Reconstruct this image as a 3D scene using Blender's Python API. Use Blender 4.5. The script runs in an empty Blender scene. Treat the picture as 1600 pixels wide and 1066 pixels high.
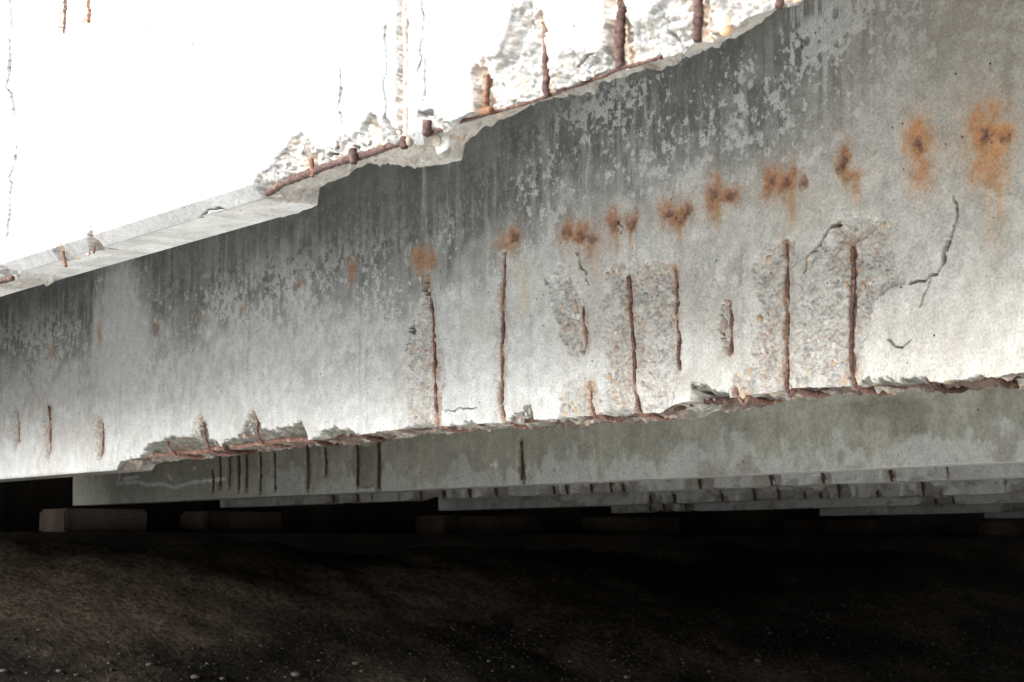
import bpy, math, random
import numpy as np
from mathutils import Vector, Matrix

random.seed(11)
rng = np.random.default_rng(11)
R = math.radians
scene = bpy.context.scene
COL = scene.collection

# ------------------------------------------------------------------ camera
CAM_Z = 1.5
FPX = 3111.0                                   # 70 mm on a 36 mm sensor, in photo pixels (1600 wide)
PITCH = math.atan(328.0 / FPX)
YAW = math.atan(2200.0 * math.cos(PITCH) / FPX)   # angle between the view and the girders
cam_data = bpy.data.cameras.new('camera')
cam = bpy.data.objects.new('camera', cam_data)
COL.objects.link(cam)
cam_data.lens = 70.0
cam_data.sensor_width = 36.0
cam_data.clip_start = 0.05
cam_data.clip_end = 5000
cam_data.dof.use_dof = True
cam_data.dof.focus_distance = 4.1
cam_data.dof.aperture_fstop = 16
FWD = Vector((-math.cos(YAW) * math.cos(PITCH), math.sin(YAW) * math.cos(PITCH), math.sin(PITCH)))
RIGHT = FWD.cross(Vector((0, 0, 1))).normalized()
UP = RIGHT.cross(FWD).normalized()
cam.matrix_world = Matrix(((RIGHT.x, UP.x, -FWD.x, 0), (RIGHT.y, UP.y, -FWD.y, 0),
                           (RIGHT.z, UP.z, -FWD.z, CAM_Z), (0, 0, 0, 1)))
scene.camera = cam

# ------------------------------------------------------------------ sky, sun, exposure
SUN_EL, SUN_AZ = R(30), R(-102)                # azimuth of the sun measured from +X, counter-clockwise
world = bpy.data.worlds.new('World')
scene.world = world
world.use_nodes = True
wn = world.node_tree
bg = wn.nodes['Background']
sky = wn.nodes.new('ShaderNodeTexSky')
sky.sky_type = 'NISHITA'
sky.sun_disc = False
sky.sun_elevation = SUN_EL
sky.sun_rotation = math.pi / 2 - SUN_AZ
sky.dust_density = 6.0
sky.ozone_density = 0.6
hs = wn.nodes.new('ShaderNodeHueSaturation')
hs.inputs['Saturation'].default_value = 0.08   # overcast: the blue is veiled by cloud
wn.links.new(sky.outputs[0], hs.inputs['Color'])
wn.links.new(hs.outputs[0], bg.inputs['Color'])
bg.inputs['Strength'].default_value = 0.15
sun_data = bpy.data.lights.new('sun', 'SUN')
sun_data.energy = 1.0
sun_data.angle = R(55)
sun_data.color = (1.0, 1.0, 0.99)
sun = bpy.data.objects.new('sun', sun_data)
COL.objects.link(sun)
sd = Vector((math.cos(SUN_EL) * math.cos(SUN_AZ), math.cos(SUN_EL) * math.sin(SUN_AZ), math.sin(SUN_EL)))
sun.rotation_euler = sd.to_track_quat('Z', 'Y').to_euler()
sun.location = sd * 30
scene.view_settings.view_transform = 'Standard'
scene.view_settings.look = 'None'
scene.view_settings.gamma = 1.0
scene.view_settings.exposure = 2.13
scene.cycles.use_denoising = True
scene.cycles.max_bounces = 8
scene.cycles.diffuse_bounces = 6

# ------------------------------------------------------------------ helpers: projection on the girder faces
FW, RI, UPV = np.array(FWD), np.array(RIGHT), np.array(UP)
def hit(px, py, P):
    """point (x, z) where the sight line of photo pixel px, py meets the vertical plane y = P"""
    d = FW + RI * ((px - 800.0) / FPX) + UPV * ((533.0 - py) / FPX)
    t = P / d[1]
    return d[0] * t, d[2] * t + CAM_Z
def hits(pts, P):
    return np.array([hit(a, b, P) for a, b in pts])

# ------------------------------------------------------------------ helpers: noise in numpy
def _hash(ix, iy, seed):
    h = (ix.astype(np.int64) * 374761393 + iy.astype(np.int64) * 668265263 + seed * 974634777) & 0xFFFFFFFF
    h = ((h ^ (h >> 13)) * 1274126177) & 0xFFFFFFFF
    h = h ^ (h >> 16)
    return (h & 0xFFFFFF).astype(np.float64) / float(0xFFFFFF)
def vnoise(x, y, seed=0):
    xi, yi = np.floor(x), np.floor(y)
    fx, fy = x - xi, y - yi
    fx = fx * fx * fx * (fx * (fx * 6 - 15) + 10)
    fy = fy * fy * fy * (fy * (fy * 6 - 15) + 10)
    a, b = _hash(xi, yi, seed), _hash(xi + 1, yi, seed)
    c, d = _hash(xi, yi + 1, seed), _hash(xi + 1, yi + 1, seed)
    return ((a * (1 - fx) + b * fx) * (1 - fy) + (c * (1 - fx) + d * fx) * fy) * 2 - 1
def fbm(x, y, octv=4, seed=0, gain=0.5):
    r, a, s = 0.0, 1.0, 0.0
    for o in range(octv):
        ca, sa = math.cos(o * 0.9), math.sin(o * 0.9)
        r = r + a * vnoise((x * ca - y * sa) * 2.03 ** o, (x * sa + y * ca) * 2.03 ** o, seed + o * 17)
        s += a
        a *= gain
    return r / s * 1.5
def sstep(a, b, x):
    t = np.clip((x - a) / (b - a), 0, 1)
    return t * t * (3 - 2 * t)
def mix(c, k, m):
    return c + (np.asarray(k) - c) * np.clip(m, 0, 1)[:, None]
PEBBLE_COLS = np.array([(.45, .42, .36), (.34, .33, .32), (.30, .22, .18), (.50, .34, .22), (.26, .28, .30), (.40, .30, .27),
                        (.55, .52, .46), (.24, .22, .20), (.47, .40, .28), (.42, .41, .38)])
def aggregate(u, z, cell, seed):
    """jittered cells of broken-out gravel: dome height 0..1, colour, distance to the seam"""
    x, y = u / cell, z / cell
    xi, yi = np.floor(x), np.floor(y)
    best = np.full(u.shape, 9.0); sec = np.full(u.shape, 9.0); bid = np.zeros(u.shape)
    for i in (-1, 0, 1):
        for j in (-1, 0, 1):
            cx, cy = xi + i, yi + j
            dx = cx + .15 + .7 * _hash(cx, cy, seed) - x
            dy = cy + .15 + .7 * _hash(cx, cy, seed + 5) - y
            asp = .7 + .6 * _hash(cx, cy, seed + 9)
            dd = np.sqrt((dx * asp) ** 2 + (dy / asp) ** 2)
            idn = _hash(cx, cy, seed + 13)
            m = dd < best
            sec = np.where(m, best, np.minimum(sec, dd))
            bid = np.where(m, idn, bid)
            best = np.where(m, dd, best)
    dome = np.clip(1 - best / .6, 0, 1) * (bid > .35)
    return np.sqrt(dome), PEBBLE_COLS[(bid * 997 % 10).astype(int)], sec - best, bid
def seg_dist(u, z, poly):
    """distance to a polyline and the parameter 0..1 along it"""
    best = np.full(u.shape, 9.0); par = np.zeros(u.shape)
    n = len(poly) - 1
    for i in range(n):
        a, b = np.array(poly[i]), np.array(poly[i + 1])
        ab = b - a
        t = np.clip(((u - a[0]) * ab[0] + (z - a[1]) * ab[1]) / max(ab @ ab, 1e-12), 0, 1)
        d = np.hypot(u - a[0] - t * ab[0], z - a[1] - t * ab[1])
        m = d < best
        best = np.where(m, d, best); par = np.where(m, (i + t) / n, par)
    return best, par
def poly_sd(u, z, poly):
    """signed distance to a closed polygon, negative inside"""
    p = np.vstack([poly, poly[:1]])
    d, _ = seg_dist(u, z, p)
    inside = np.zeros(u.shape, bool)
    for i in range(len(p) - 1):
        (x0, y0), (x1, y1) = p[i], p[i + 1]
        c = ((y0 > z) != (y1 > z)) & (u < (x1 - x0) * (z - y0) / (y1 - y0 + 1e-12) + x0)
        inside ^= c
    return np.where(inside, -d, d)
def near(u, z, pts, pad):
    p = np.asarray(pts)
    return np.nonzero((u > p[:, 0].min() - pad) & (u < p[:, 0].max() + pad) &
                      (z > p[:, 1].min() - pad) & (z < p[:, 1].max() + pad))[0]

# ------------------------------------------------------------------ helpers: objects
def tag(o, label=None, category=None, group=None, kind=None):
    if label: o['label'] = label
    if category: o['category'] = category
    if group: o['group'] = group
    if kind: o['kind'] = kind
    return o
def empty(name, loc):
    o = bpy.data.objects.new(name, None)
    o.empty_display_size = 0.2
    COL.objects.link(o)
    o.location = loc
    return o
def mesh_np(name, verts, quads, ngons=(), smooth=True, cols=None):
    me = bpy.data.meshes.new(name)
    verts = np.asarray(verts, np.float32)
    quads = np.asarray(quads, np.int32)
    ng = [np.asarray(g, np.int32) for g in ngons]
    nl = quads.size + sum(len(g) for g in ng)
    npoly = len(quads) + len(ng)
    me.vertices.add(len(verts)); me.vertices.foreach_set('co', verts.ravel())
    me.loops.add(nl)
    li = np.concatenate([quads.ravel()] + ng) if ng else quads.ravel()
    me.loops.foreach_set('vertex_index', li)
    k = quads.shape[1] if quads.size else 4
    starts = list(np.arange(len(quads)) * k)
    c = quads.size
    for g in ng:
        starts.append(c); c += len(g)
    me.polygons.add(npoly)
    me.polygons.foreach_set('loop_start', np.array(starts, np.int32))
    me.update(calc_edges=True)
    if smooth:
        me.polygons.foreach_set('use_smooth', np.ones(npoly, bool))
    if cols is not None:
        a = me.color_attributes.new('col', 'FLOAT_COLOR', 'POINT')
        a.data.foreach_set('color', np.hstack([cols, np.ones((len(cols), 1))]).astype(np.float32).ravel())
    me.validate()
    return me
def obj(name, me, mat=None, parent=None, loc=None):
    o = bpy.data.objects.new(name, me)
    COL.objects.link(o)
    if mat is not None and not me.materials:
        me.materials.append(mat)
    if loc is not None: o.location = loc
    if parent is not None: o.parent = parent
    return o

# ------------------------------------------------------------------ materials
def new_mat(name):
    m = bpy.data.materials.new(name); m.use_nodes = True
    nt = m.node_tree
    b = nt.nodes['Principled BSDF']
    b.inputs['Roughness'].default_value = 0.9
    b.inputs['Specular IOR Level'].default_value = 0.25
    return m, nt, b
def N(nt, t, **kw):
    n = nt.nodes.new(t)
    for k, v in kw.items():
        if k in n.inputs: n.inputs[k].default_value = v
        else: setattr(n, k, v)
    return n
def ramp(nt, fac, stops):
    r = nt.nodes.new('ShaderNodeValToRGB')
    e = r.color_ramp.elements
    while len(e) < len(stops): e.new(0.5)
    for i, (p, c) in enumerate(stops):
        e[i].position = p; e[i].color = (*c, 1) if len(c) == 3 else c
    nt.links.new(fac, r.inputs[0])
    return r.outputs[0]
def mulcol(nt, a, b, fac=1.0, mode='MULTIPLY'):
    m = nt.nodes.new('ShaderNodeMix'); m.data_type = 'RGBA'; m.blend_type = mode
    if isinstance(fac, float): m.inputs[0].default_value = fac
    else: nt.links.new(fac, m.inputs[0])
    for s, v in ((6, a), (7, b)):
        if isinstance(v, tuple): m.inputs[s].default_value = (*v, 1)
        else: nt.links.new(v, m.inputs[s])
    return m.outputs[2]
def concrete_mat(name, grain=1.0, pores=1.0, bump=0.45):
    m, nt, b = new_mat(name)
    at = N(nt, 'ShaderNodeAttribute', attribute_name='col')
    tc = nt.nodes.new('ShaderNodeTexCoord')
    n1 = N(nt, 'ShaderNodeTexNoise', Scale=170.0 * grain, Detail=5.0, Roughness=0.65)
    n2 = N(nt, 'ShaderNodeTexNoise', Scale=38.0 * grain, Detail=6.0, Roughness=0.6)
    nt.links.new(tc.outputs['Object'], n1.inputs['Vector']); nt.links.new(tc.outputs['Object'], n2.inputs['Vector'])
    c = mulcol(nt, at.outputs['Color'], ramp(nt, n1.outputs[0], [(.32, (.72, .715, .71)), (.5, (.97, .97, .97)), (.68, (1.12, 1.12, 1.115))]))
    c = mulcol(nt, c, ramp(nt, n2.outputs[0], [(.32, (.86, .855, .845)), (.5, (.99, .99, .99)), (.66, (1.08, 1.08, 1.075))]))
    v = N(nt, 'ShaderNodeTexVoronoi', Scale=75.0 * grain)
    nt.links.new(tc.outputs['Object'], v.inputs['Vector'])
    # air holes: only a few cells carry one
    sep = nt.nodes.new('ShaderNodeSeparateColor'); nt.links.new(v.outputs['Color'], sep.inputs[0])
    rad = N(nt, 'ShaderNodeMath', operation='MULTIPLY_ADD'); nt.links.new(sep.outputs[0], rad.inputs[0])
    rad.inputs[1].default_value = 1.6 * pores; rad.inputs[2].default_value = -1.6 * pores + .19
    lt = N(nt, 'ShaderNodeMath', operation='LESS_THAN'); nt.links.new(v.outputs['Distance'], lt.inputs[0]); nt.links.new(rad.outputs[0], lt.inputs[1])
    c = mulcol(nt, c, (.05, .045, .04), lt.outputs[0], 'MIX')
    nt.links.new(c, b.inputs['Base Color'])
    add = N(nt, 'ShaderNodeMath', operation='SUBTRACT'); nt.links.new(n1.outputs[0], add.inputs[0]); nt.links.new(lt.outputs[0], add.inputs[1])
    bp = N(nt, 'ShaderNodeBump', Strength=bump, Distance=0.004)
    nt.links.new(add.outputs[0], bp.inputs['Height']); nt.links.new(bp.outputs[0], b.inputs['Normal'])
    return m
M_CONC = concrete_mat('weathered_concrete')
M_FAR = concrete_mat('old_girder_concrete', grain=.6, pores=.8, bump=.2)
def rust_mat(name, stops, crumb, scale=150.0):
    m, nt, b = new_mat(name)
    tc = nt.nodes.new('ShaderNodeTexCoord')
    n1 = N(nt, 'ShaderNodeTexNoise', Scale=scale, Detail=7.0, Roughness=0.75)
    n2 = N(nt, 'ShaderNodeTexNoise', Scale=42.0, Detail=6.0, Roughness=0.7)
    for n in (n1, n2): nt.links.new(tc.outputs['Object'], n.inputs['Vector'])
    c = mulcol(nt, ramp(nt, n1.outputs[0], stops), crumb, ramp(nt, n2.outputs[0], [(.54, (0, 0, 0)), (.62, (.85, .85, .85))]), 'MIX')
    nt.links.new(c, b.inputs['Base Color'])
    bp = N(nt, 'ShaderNodeBump', Strength=.9, Distance=0.004)
    nt.links.new(n1.outputs[0], bp.inputs['Height']); nt.links.new(bp.outputs[0], b.inputs['Normal'])
    b.inputs['Roughness'].default_value = .9
    return m
M_RUST = rust_mat('mauve_brown_rust', [(.3, (.04, .022, .018)), (.46, (.15, .082, .068)), (.6, (.26, .15, .12)), (.75, (.38, .20, .11))], (.40, .29, .21))
M_RUST_OR = rust_mat('flaking_orange_rust', [(.3, (.03, .016, .012)), (.45, (.09, .045, .027)), (.6, (.17, .082, .045)), (.75, (.20, .13, .085))], (.18, .14, .11))
M_RUST_DK = rust_mat('dark_rust', [(.3, (.014, .009, .008)), (.5, (.055, .028, .022)), (.7, (.13, .065, .045))], (.16, .10, .07))
M_RUST_G1 = rust_mat('purple_brown_rust', [(.3, (.012, .007, .006)), (.46, (.045, .025, .022)), (.6, (.085, .048, .042)), (.75, (.14, .07, .04))], (.12, .08, .058))
def stone_mat(name, c):
    m, nt, b = new_mat(name)
    tc = nt.nodes.new('ShaderNodeTexCoord')
    n1 = N(nt, 'ShaderNodeTexNoise', Scale=6.0, Detail=5.0)
    nt.links.new(tc.outputs['Generated'], n1.inputs['Vector'])
    k = [tuple(x * f for x in c) for f in (.7, 1.0, 1.2)]
    nt.links.new(ramp(nt, n1.outputs[0], [(.3, k[0]), (.5, k[1]), (.72, k[2])]), b.inputs['Base Color'])
    b.inputs['Roughness'].default_value = .75
    return m

# ------------------------------------------------------------------ the setting: ground sheet
def ground_h(x, y):
    rise = np.clip((-x - 6.3) * .358, 0, None)
    top = 1.53
    g = np.minimum(rise, top)
    side = 1 - sstep(14, 22, np.abs(y - 6))
    return g
xs = np.concatenate([[-900, -300, -100, -50, -30, -20, -15], np.arange(-12, -5.5, .05), np.arange(-5.5, 8, .6), [12, 20, 40, 100, 300, 900]])
ys = np.concatenate([[-900, -300, -100, -40, -20, -12, -8, -5, -3, -1.5, 0, 1, 2, 3], np.arange(3.2, 15, .07), [16, 18, 22, 30, 60, 120, 300, 900]])
GX, GY = np.meshgrid(xs, ys, indexing='ij')
gx, gy = GX.ravel(), GY.ravel()
local = ((gx > -12.5) & (gx < -4) & (gy < 20) & (gy > -2)).astype(float)
gz = ground_h(gx, gy) + local * (.05 * sstep(-10.0, -10.5, gx) * fbm(gx * 1.5, gy * 1.3, 5, 5, .6) + .010 * fbm(gx * 6, gy * 6, 4, 6, .6) + .03 * fbm(gx * 1.2, gy * 1.2, 4, 3) + .012 * fbm(gx * 9, gy * 9, 4, 8))
ni, nj = GX.shape
idx = np.arange(ni * nj).reshape(ni, nj)
gq = np.stack([idx[:-1, :-1], idx[1:, :-1], idx[1:, 1:], idx[:-1, 1:]], -1).reshape(-1, 4)
m, nt, b = new_mat('bare_soil')
tc = nt.nodes.new('ShaderNodeTexCoord')
n1 = N(nt, 'ShaderNodeTexNoise', Scale=1.1, Detail=7.0, Roughness=.62)
n2 = N(nt, 'ShaderNodeTexNoise', Scale=28.0, Detail=6.0, Roughness=.7)
mp = N(nt, 'ShaderNodeMapping'); mp.inputs['Scale'].default_value = (1.1, 1.0, 1)
nt.links.new(tc.outputs['Object'], mp.inputs[0]); nt.links.new(mp.outputs[0], n1.inputs['Vector']); nt.links.new(tc.outputs['Object'], n2.inputs['Vector'])
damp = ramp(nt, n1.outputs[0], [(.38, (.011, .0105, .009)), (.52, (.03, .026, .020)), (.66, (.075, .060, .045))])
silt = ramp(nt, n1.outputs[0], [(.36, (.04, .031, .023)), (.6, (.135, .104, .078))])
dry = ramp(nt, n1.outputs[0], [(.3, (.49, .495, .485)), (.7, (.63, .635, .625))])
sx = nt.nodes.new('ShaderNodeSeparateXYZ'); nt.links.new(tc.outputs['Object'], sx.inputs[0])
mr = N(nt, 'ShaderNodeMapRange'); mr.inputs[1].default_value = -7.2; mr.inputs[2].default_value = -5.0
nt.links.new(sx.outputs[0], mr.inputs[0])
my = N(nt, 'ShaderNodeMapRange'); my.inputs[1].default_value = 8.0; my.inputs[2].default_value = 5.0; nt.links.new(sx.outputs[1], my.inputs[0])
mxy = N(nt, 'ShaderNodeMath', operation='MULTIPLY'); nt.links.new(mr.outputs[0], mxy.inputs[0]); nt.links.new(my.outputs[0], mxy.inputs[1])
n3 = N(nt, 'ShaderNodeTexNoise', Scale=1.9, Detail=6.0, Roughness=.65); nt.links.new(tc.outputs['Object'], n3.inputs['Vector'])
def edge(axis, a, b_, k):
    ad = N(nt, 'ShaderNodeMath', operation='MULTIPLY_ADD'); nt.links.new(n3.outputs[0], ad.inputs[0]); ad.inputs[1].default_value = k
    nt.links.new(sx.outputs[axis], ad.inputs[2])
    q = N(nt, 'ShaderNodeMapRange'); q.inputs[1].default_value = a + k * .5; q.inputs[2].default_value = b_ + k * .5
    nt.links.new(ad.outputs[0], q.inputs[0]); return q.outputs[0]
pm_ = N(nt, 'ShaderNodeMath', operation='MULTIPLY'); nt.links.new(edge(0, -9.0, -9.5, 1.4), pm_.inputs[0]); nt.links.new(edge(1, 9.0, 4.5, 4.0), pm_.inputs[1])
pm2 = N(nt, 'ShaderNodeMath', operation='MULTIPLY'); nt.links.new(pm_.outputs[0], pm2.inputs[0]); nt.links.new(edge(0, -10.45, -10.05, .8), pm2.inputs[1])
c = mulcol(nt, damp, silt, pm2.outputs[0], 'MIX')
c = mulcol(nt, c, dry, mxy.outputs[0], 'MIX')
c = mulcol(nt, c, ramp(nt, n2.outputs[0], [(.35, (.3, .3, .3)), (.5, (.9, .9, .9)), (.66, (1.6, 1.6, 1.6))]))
nt.links.new(c, b.inputs['Base Color'])
bp = N(nt, 'ShaderNodeBump', Strength=.6, Distance=0.035)
nt.links.new(n2.outputs[0], bp.inputs['Height']); nt.links.new(bp.outputs[0], b.inputs['Normal'])
b.inputs['Specular IOR Level'].default_value = .05
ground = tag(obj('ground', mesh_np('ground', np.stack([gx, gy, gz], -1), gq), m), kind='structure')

# ------------------------------------------------------------------ the girder builder
W = 0.13                                         # stem thickness
DECK_Z = CAM_Z + 1.32
END_U = -11.1
def fit(pts, P):
    h = hits(pts, P)
    o = np.argsort(h[:, 0])
    return h[o, 0], h[o, 1]
def build_stem(parent, P, zb0, ucols, vrows, nsoff, zc, zb, paint, mat, rough=.004, seed=1, under=(.40, .39, .365), brown=0.0):
    """closed stem: front face, broken lower arris, underside and back, in columns along the span.
    zc, zb: heights above zb0 of the front and back lower arris for each column; paint(u, z) -> depth, colour for the front"""
    nc = len(ucols)
    top = DECK_Z - zb0
    v = np.concatenate([vrows[vrows < top - .01], [top]])[::-1]         # top first
    nv = len(v)
    fall = 1 - sstep(0.0, .22, v)
    Zf = v[None, :] + zc[:, None] * fall[None, :]
    Uf = np.repeat(ucols[:, None], nv, 1)
    d, cf = paint(Uf.ravel(), Zf.ravel())
    d = d.reshape(nc, nv)
    Yf = d.copy()
    # underside
    t = np.linspace(0, 1, nsoff + 1)[1:]
    Us = np.repeat(ucols[:, None], nsoff, 1)
    y0 = Yf[:, -1]
    Ys = y0[:, None] + (W - y0[:, None]) * t[None, :]
    Zs = zc[:, None] + (zb - zc)[:, None] * t[None, :]
    broken = np.clip(np.abs(zc) / .008 + np.abs(zb) / .008, 0, 1)[:, None]
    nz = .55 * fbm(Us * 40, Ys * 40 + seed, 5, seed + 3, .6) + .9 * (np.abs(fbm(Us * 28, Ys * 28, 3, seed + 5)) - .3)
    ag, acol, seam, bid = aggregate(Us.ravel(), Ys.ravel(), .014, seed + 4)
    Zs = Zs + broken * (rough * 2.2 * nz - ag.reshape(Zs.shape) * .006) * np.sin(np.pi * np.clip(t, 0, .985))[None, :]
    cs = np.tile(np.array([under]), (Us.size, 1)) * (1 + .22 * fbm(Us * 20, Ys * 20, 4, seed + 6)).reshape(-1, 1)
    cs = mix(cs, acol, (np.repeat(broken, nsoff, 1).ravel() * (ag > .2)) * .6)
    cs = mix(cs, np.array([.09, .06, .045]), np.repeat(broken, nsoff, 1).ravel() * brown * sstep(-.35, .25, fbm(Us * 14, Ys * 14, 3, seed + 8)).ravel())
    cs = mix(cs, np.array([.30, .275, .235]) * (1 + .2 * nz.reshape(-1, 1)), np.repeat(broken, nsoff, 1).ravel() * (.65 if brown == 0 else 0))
    # back
    vb = np.array([.03, .1, .3, top])
    fb = 1 - sstep(0, .22, vb)
    Zb = vb[None, :] + zb[:, None] * fb[None, :]
    Zb[:, -1] = top
    Yb = np.full((nc, 4), W)
    Ub = np.repeat(ucols[:, None], 4, 1)
    cb = np.tile(np.array([[.3, .29, .27]]), (nc * 4, 1))
    U = np.hstack([Uf, Us, Ub]); Y = np.hstack([Yf, Ys, Yb]); Z = np.hstack([Zf, Zs, Zb])
    cols = np.concatenate([cf.reshape(nc, nv, 3), cs.reshape(nc, nsoff, 3), cb.reshape(nc, 4, 3)], 1).reshape(-1, 3)
    nr = U.shape[1]
    verts = np.stack([U.ravel() - parent.location.x, Y.ravel() + P - parent.location.y, Z.ravel() + zb0 - parent.location.z], -1)
    ix = np.arange(nc * nr).reshape(nc, nr)
    nx = np.roll(ix, -1, axis=1)
    q = np.stack([ix[:-1], nx[:-1], nx[1:], ix[1:]], -1).reshape(-1, 4)
    me = mesh_np('stem', verts, q, [ix[0][::-1], ix[-1]], True, np.clip(cols, .004, .9))
    return obj('stem', me, mat, parent)
def cols_for(P, px0, px1, step, pad_l, pad_r):
    mid = np.array([hit(p, 600, P)[0] for p in np.arange(px0, px1, step)])
    left = np.arange(END_U, mid[0], pad_l) if mid[0] > END_U else []
    right = np.arange(mid[-1] + .05, 20, pad_r)
    return np.unique(np.concatenate([left, mid[mid > END_U], right]))

def tube(name, path, r, mat, parent, ribs=True, sides=9, seed=0, step=.0016, rib_pitch=.0085, wob=0.0, swell=None):
    """deformed reinforcing bar along a polyline: ribbed and pitted"""
    path = np.asarray(path, float)
    # smooth the polyline
    for _ in range(2):
        q = [path[0]]
        for a, b_ in zip(path[:-1], path[1:]):
            q += [a * .75 + b_ * .25, a * .25 + b_ * .75]
        q.append(path[-1]); path = np.array(q)
    seg = np.linalg.norm(np.diff(path, axis=0), axis=1)
    s = np.concatenate([[0], np.cumsum(seg)])
    n = max(6, min(420, int(s[-1] / step)))
    st = np.linspace(0, s[-1], n)
    p = np.stack([np.interp(st, s, path[:, k]) for k in range(3)], -1)
    if wob: p[:, 1] += wob * (.25 + fbm(st * 28 + seed * 3.7, st * 0, 4, seed + 5)); p[:, 0] += wob * .35 * fbm(st * 40 + seed, st * 0, 3, seed + 8)
    tg = np.gradient(p, axis=0); tg /= np.linalg.norm(tg, axis=1)[:, None] + 1e-12
    ref = np.array([0, 1., 0]) if abs(tg[n // 2][1]) < .8 else np.array([0, 0, 1.])
    a = np.cross(tg, ref); a /= np.linalg.norm(a, axis=1)[:, None] + 1e-9
    for k in range(1, n):                          # keep the frame from flipping
        if np.dot(a[k], a[k - 1]) < 0: a[k] = -a[k]
    bb = np.cross(tg, a)
    ang = np.linspace(0, 2 * math.pi, sides, endpoint=False)
    rr = np.full((n, sides), r)
    if ribs:
        ph = (st[:, None] / rib_pitch + ang[None, :] / (2 * math.pi) * .5) % 1
        rr = rr * (1 + .13 * np.exp(-((ph - .5) / .16) ** 2))
    rr = rr * (1 + .22 * fbm(st[:, None] * 110 + seed * 7, np.cos(ang)[None, :] * 1.4 + 5, 4, seed) + .14 * fbm(st[:, None] * 30 + seed, np.sin(ang)[None, :] * .6, 2, seed + 2))
    if swell: rr = rr * (1 + (swell - 1) * sstep(.0, .02, st - (s[-1] - .13)))[:, None]
    rr[0] *= .8; rr[-1] *= .8
    vv = p[:, None, :] + rr[..., None] * (np.cos(ang)[None, :, None] * a[:, None, :] + np.sin(ang)[None, :, None] * bb[:, None, :])
    vv = vv.reshape(-1, 3) - np.array(parent.location)
    ix = np.arange(n * sides).reshape(n, sides); nx = np.roll(ix, -1, 1)
    qd = np.stack([ix[:-1], nx[:-1], nx[1:], ix[1:]], -1).reshape(-1, 4)
    me = mesh_np(name, vv, qd, [ix[0][::-1], ix[-1]], True)
    return obj(name, me, mat, parent)

def rock_mesh(name, seed, rough=.16, sub=2, squash=(1, 1, 1), flat=False):
    import bmesh
    bm = bmesh.new()
    bmesh.ops.create_icosphere(bm, subdivisions=sub, radius=1)
    r = random.Random(seed)
    off = [Vector((r.uniform(-1, 1), r.uniform(-1, 1), r.uniform(-1, 1))).normalized() for _ in range(7)]
    cut = [r.uniform(.62, .95) for _ in range(7)]
    for vtx in bm.verts:
        n = vtx.co.normalized()
        k = 1.0
        for o_, c_ in zip(off, cut):
            dd = n.dot(o_)
            if dd > 1e-3: k = min(k, 1 - rough * 2 + (c_ / max(dd, c_)) * rough * 2) if dd > c_ else k
        vtx.co = Vector((n.x * squash[0], n.y * squash[1], n.z * squash[2])) * k * (1 + r.uniform(-rough, rough) * .25)
    me = bpy.data.meshes.new(name); bm.to_mesh(me); bm.free()
    me.polygons.foreach_set('use_smooth', np.full(len(me.polygons), not flat))
    return me
PEB_RGB = [(.48, .46, .42), (.36, .35, .34), (.38, .28, .23), (.46, .35, .25), (.29, .30, .32), (.58, .56, .52), (.39, .32, .29), (.44, .40, .33)]
PEB = []
for i, c in enumerate(PEB_RGB):
    mt = stone_mat('pebble_stone', c)
    for j in range(2):
        me = rock_mesh('pebble', 40 + i * 3 + j, .28, 2, (1, .8, .75 if j else 1.1)); me.materials.append(mt); PEB.append(me)

# ================================================================== GIRDER ONE: the bright front girder
P1 = 1.5
Z1 = hit(259, 350, P1)[1]
g1 = tag(empty('bridge_girder', (-2.5, P1 + W / 2, Z1)),
         'bright white front girder with a broken lower edge, white pebble and exposed bars', 'girder', 'concrete bridge girders')
U1 = cols_for(P1, -60, 1330, 1.35, .25, .3)
V1 = np.unique(np.concatenate([np.arange(0, .03, .0011), np.arange(.03, .68, .0017), np.arange(.7, 1.2, .05)]))
# lower front arris, following the bar in the broken lengths (photo pixels)
ARR1 = [(-60, 452), (-10, 442), (14, 440), (19, 430), (150, 395), (260, 365), (360, 338), (405, 326), (412, 300), (432, 290), (470, 274), (500, 262), (545, 250), (600, 232), (628, 224),
        (636, 232), (660, 226), (668, 212), (700, 200), (740, 182), (800, 166), (845, 152), (900, 130), (958, 108), (1030, 88), (1085, 66), (1130, 50), (1170, 30), (1210, 8), (1250, -12), (1330, -50)]
SIL1 = [(-60, 490), (-8, 468), (6, 462), (12, 455), (18, 455), (150, 421), (330, 371), (430, 342), (496, 321), (500, 288), (520, 280), (545, 274), (560, 260), (600, 246), (630, 235), (637, 244),
        (665, 253), (700, 257), (722, 250), (726, 226), (745, 212), (765, 188), (800, 178), (840, 158), (870, 143), (890, 133), (950, 111), (1000, 99), (1060, 94), (1085, 78), (1125, 66), (1150, 50), (1190, 36), (1220, 8), (1260, -20), (1330, -52)]
au, az = fit(ARR1, P1 + .012); bu, bz = fit(SIL1, P1 + W)
jag1 = .0030 * fbm(U1 * 17, U1 * 0, 3, 5) + .0010 * fbm(U1 * 80, U1 * 0, 3, 9)
inv = (U1 > au[0]) & (U1 < au[-1])
zc1 = np.interp(U1, au, az) - Z1
zb1 = np.interp(U1, bu, bz) - Z1
pxu = lambda px, P: hit(px, 400, P)[0]
intact = ((U1 > pxu(19, P1)) & (U1 < pxu(408, P1))) | (U1 < pxu(-60, P1))
zc1 = np.where(U1 < au[0], 0, np.where(intact, 0, zc1 + jag1 * 1.5))
back_u = lambda px: hit(px, 400, P1 + W)[0]
intact_b = ((U1 > back_u(18)) & (U1 < back_u(440))) | (U1 < back_u(-60))
zb1 = np.where(U1 < bu[0], 0, np.where(intact_b, 0, zb1 + jag1))
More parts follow.
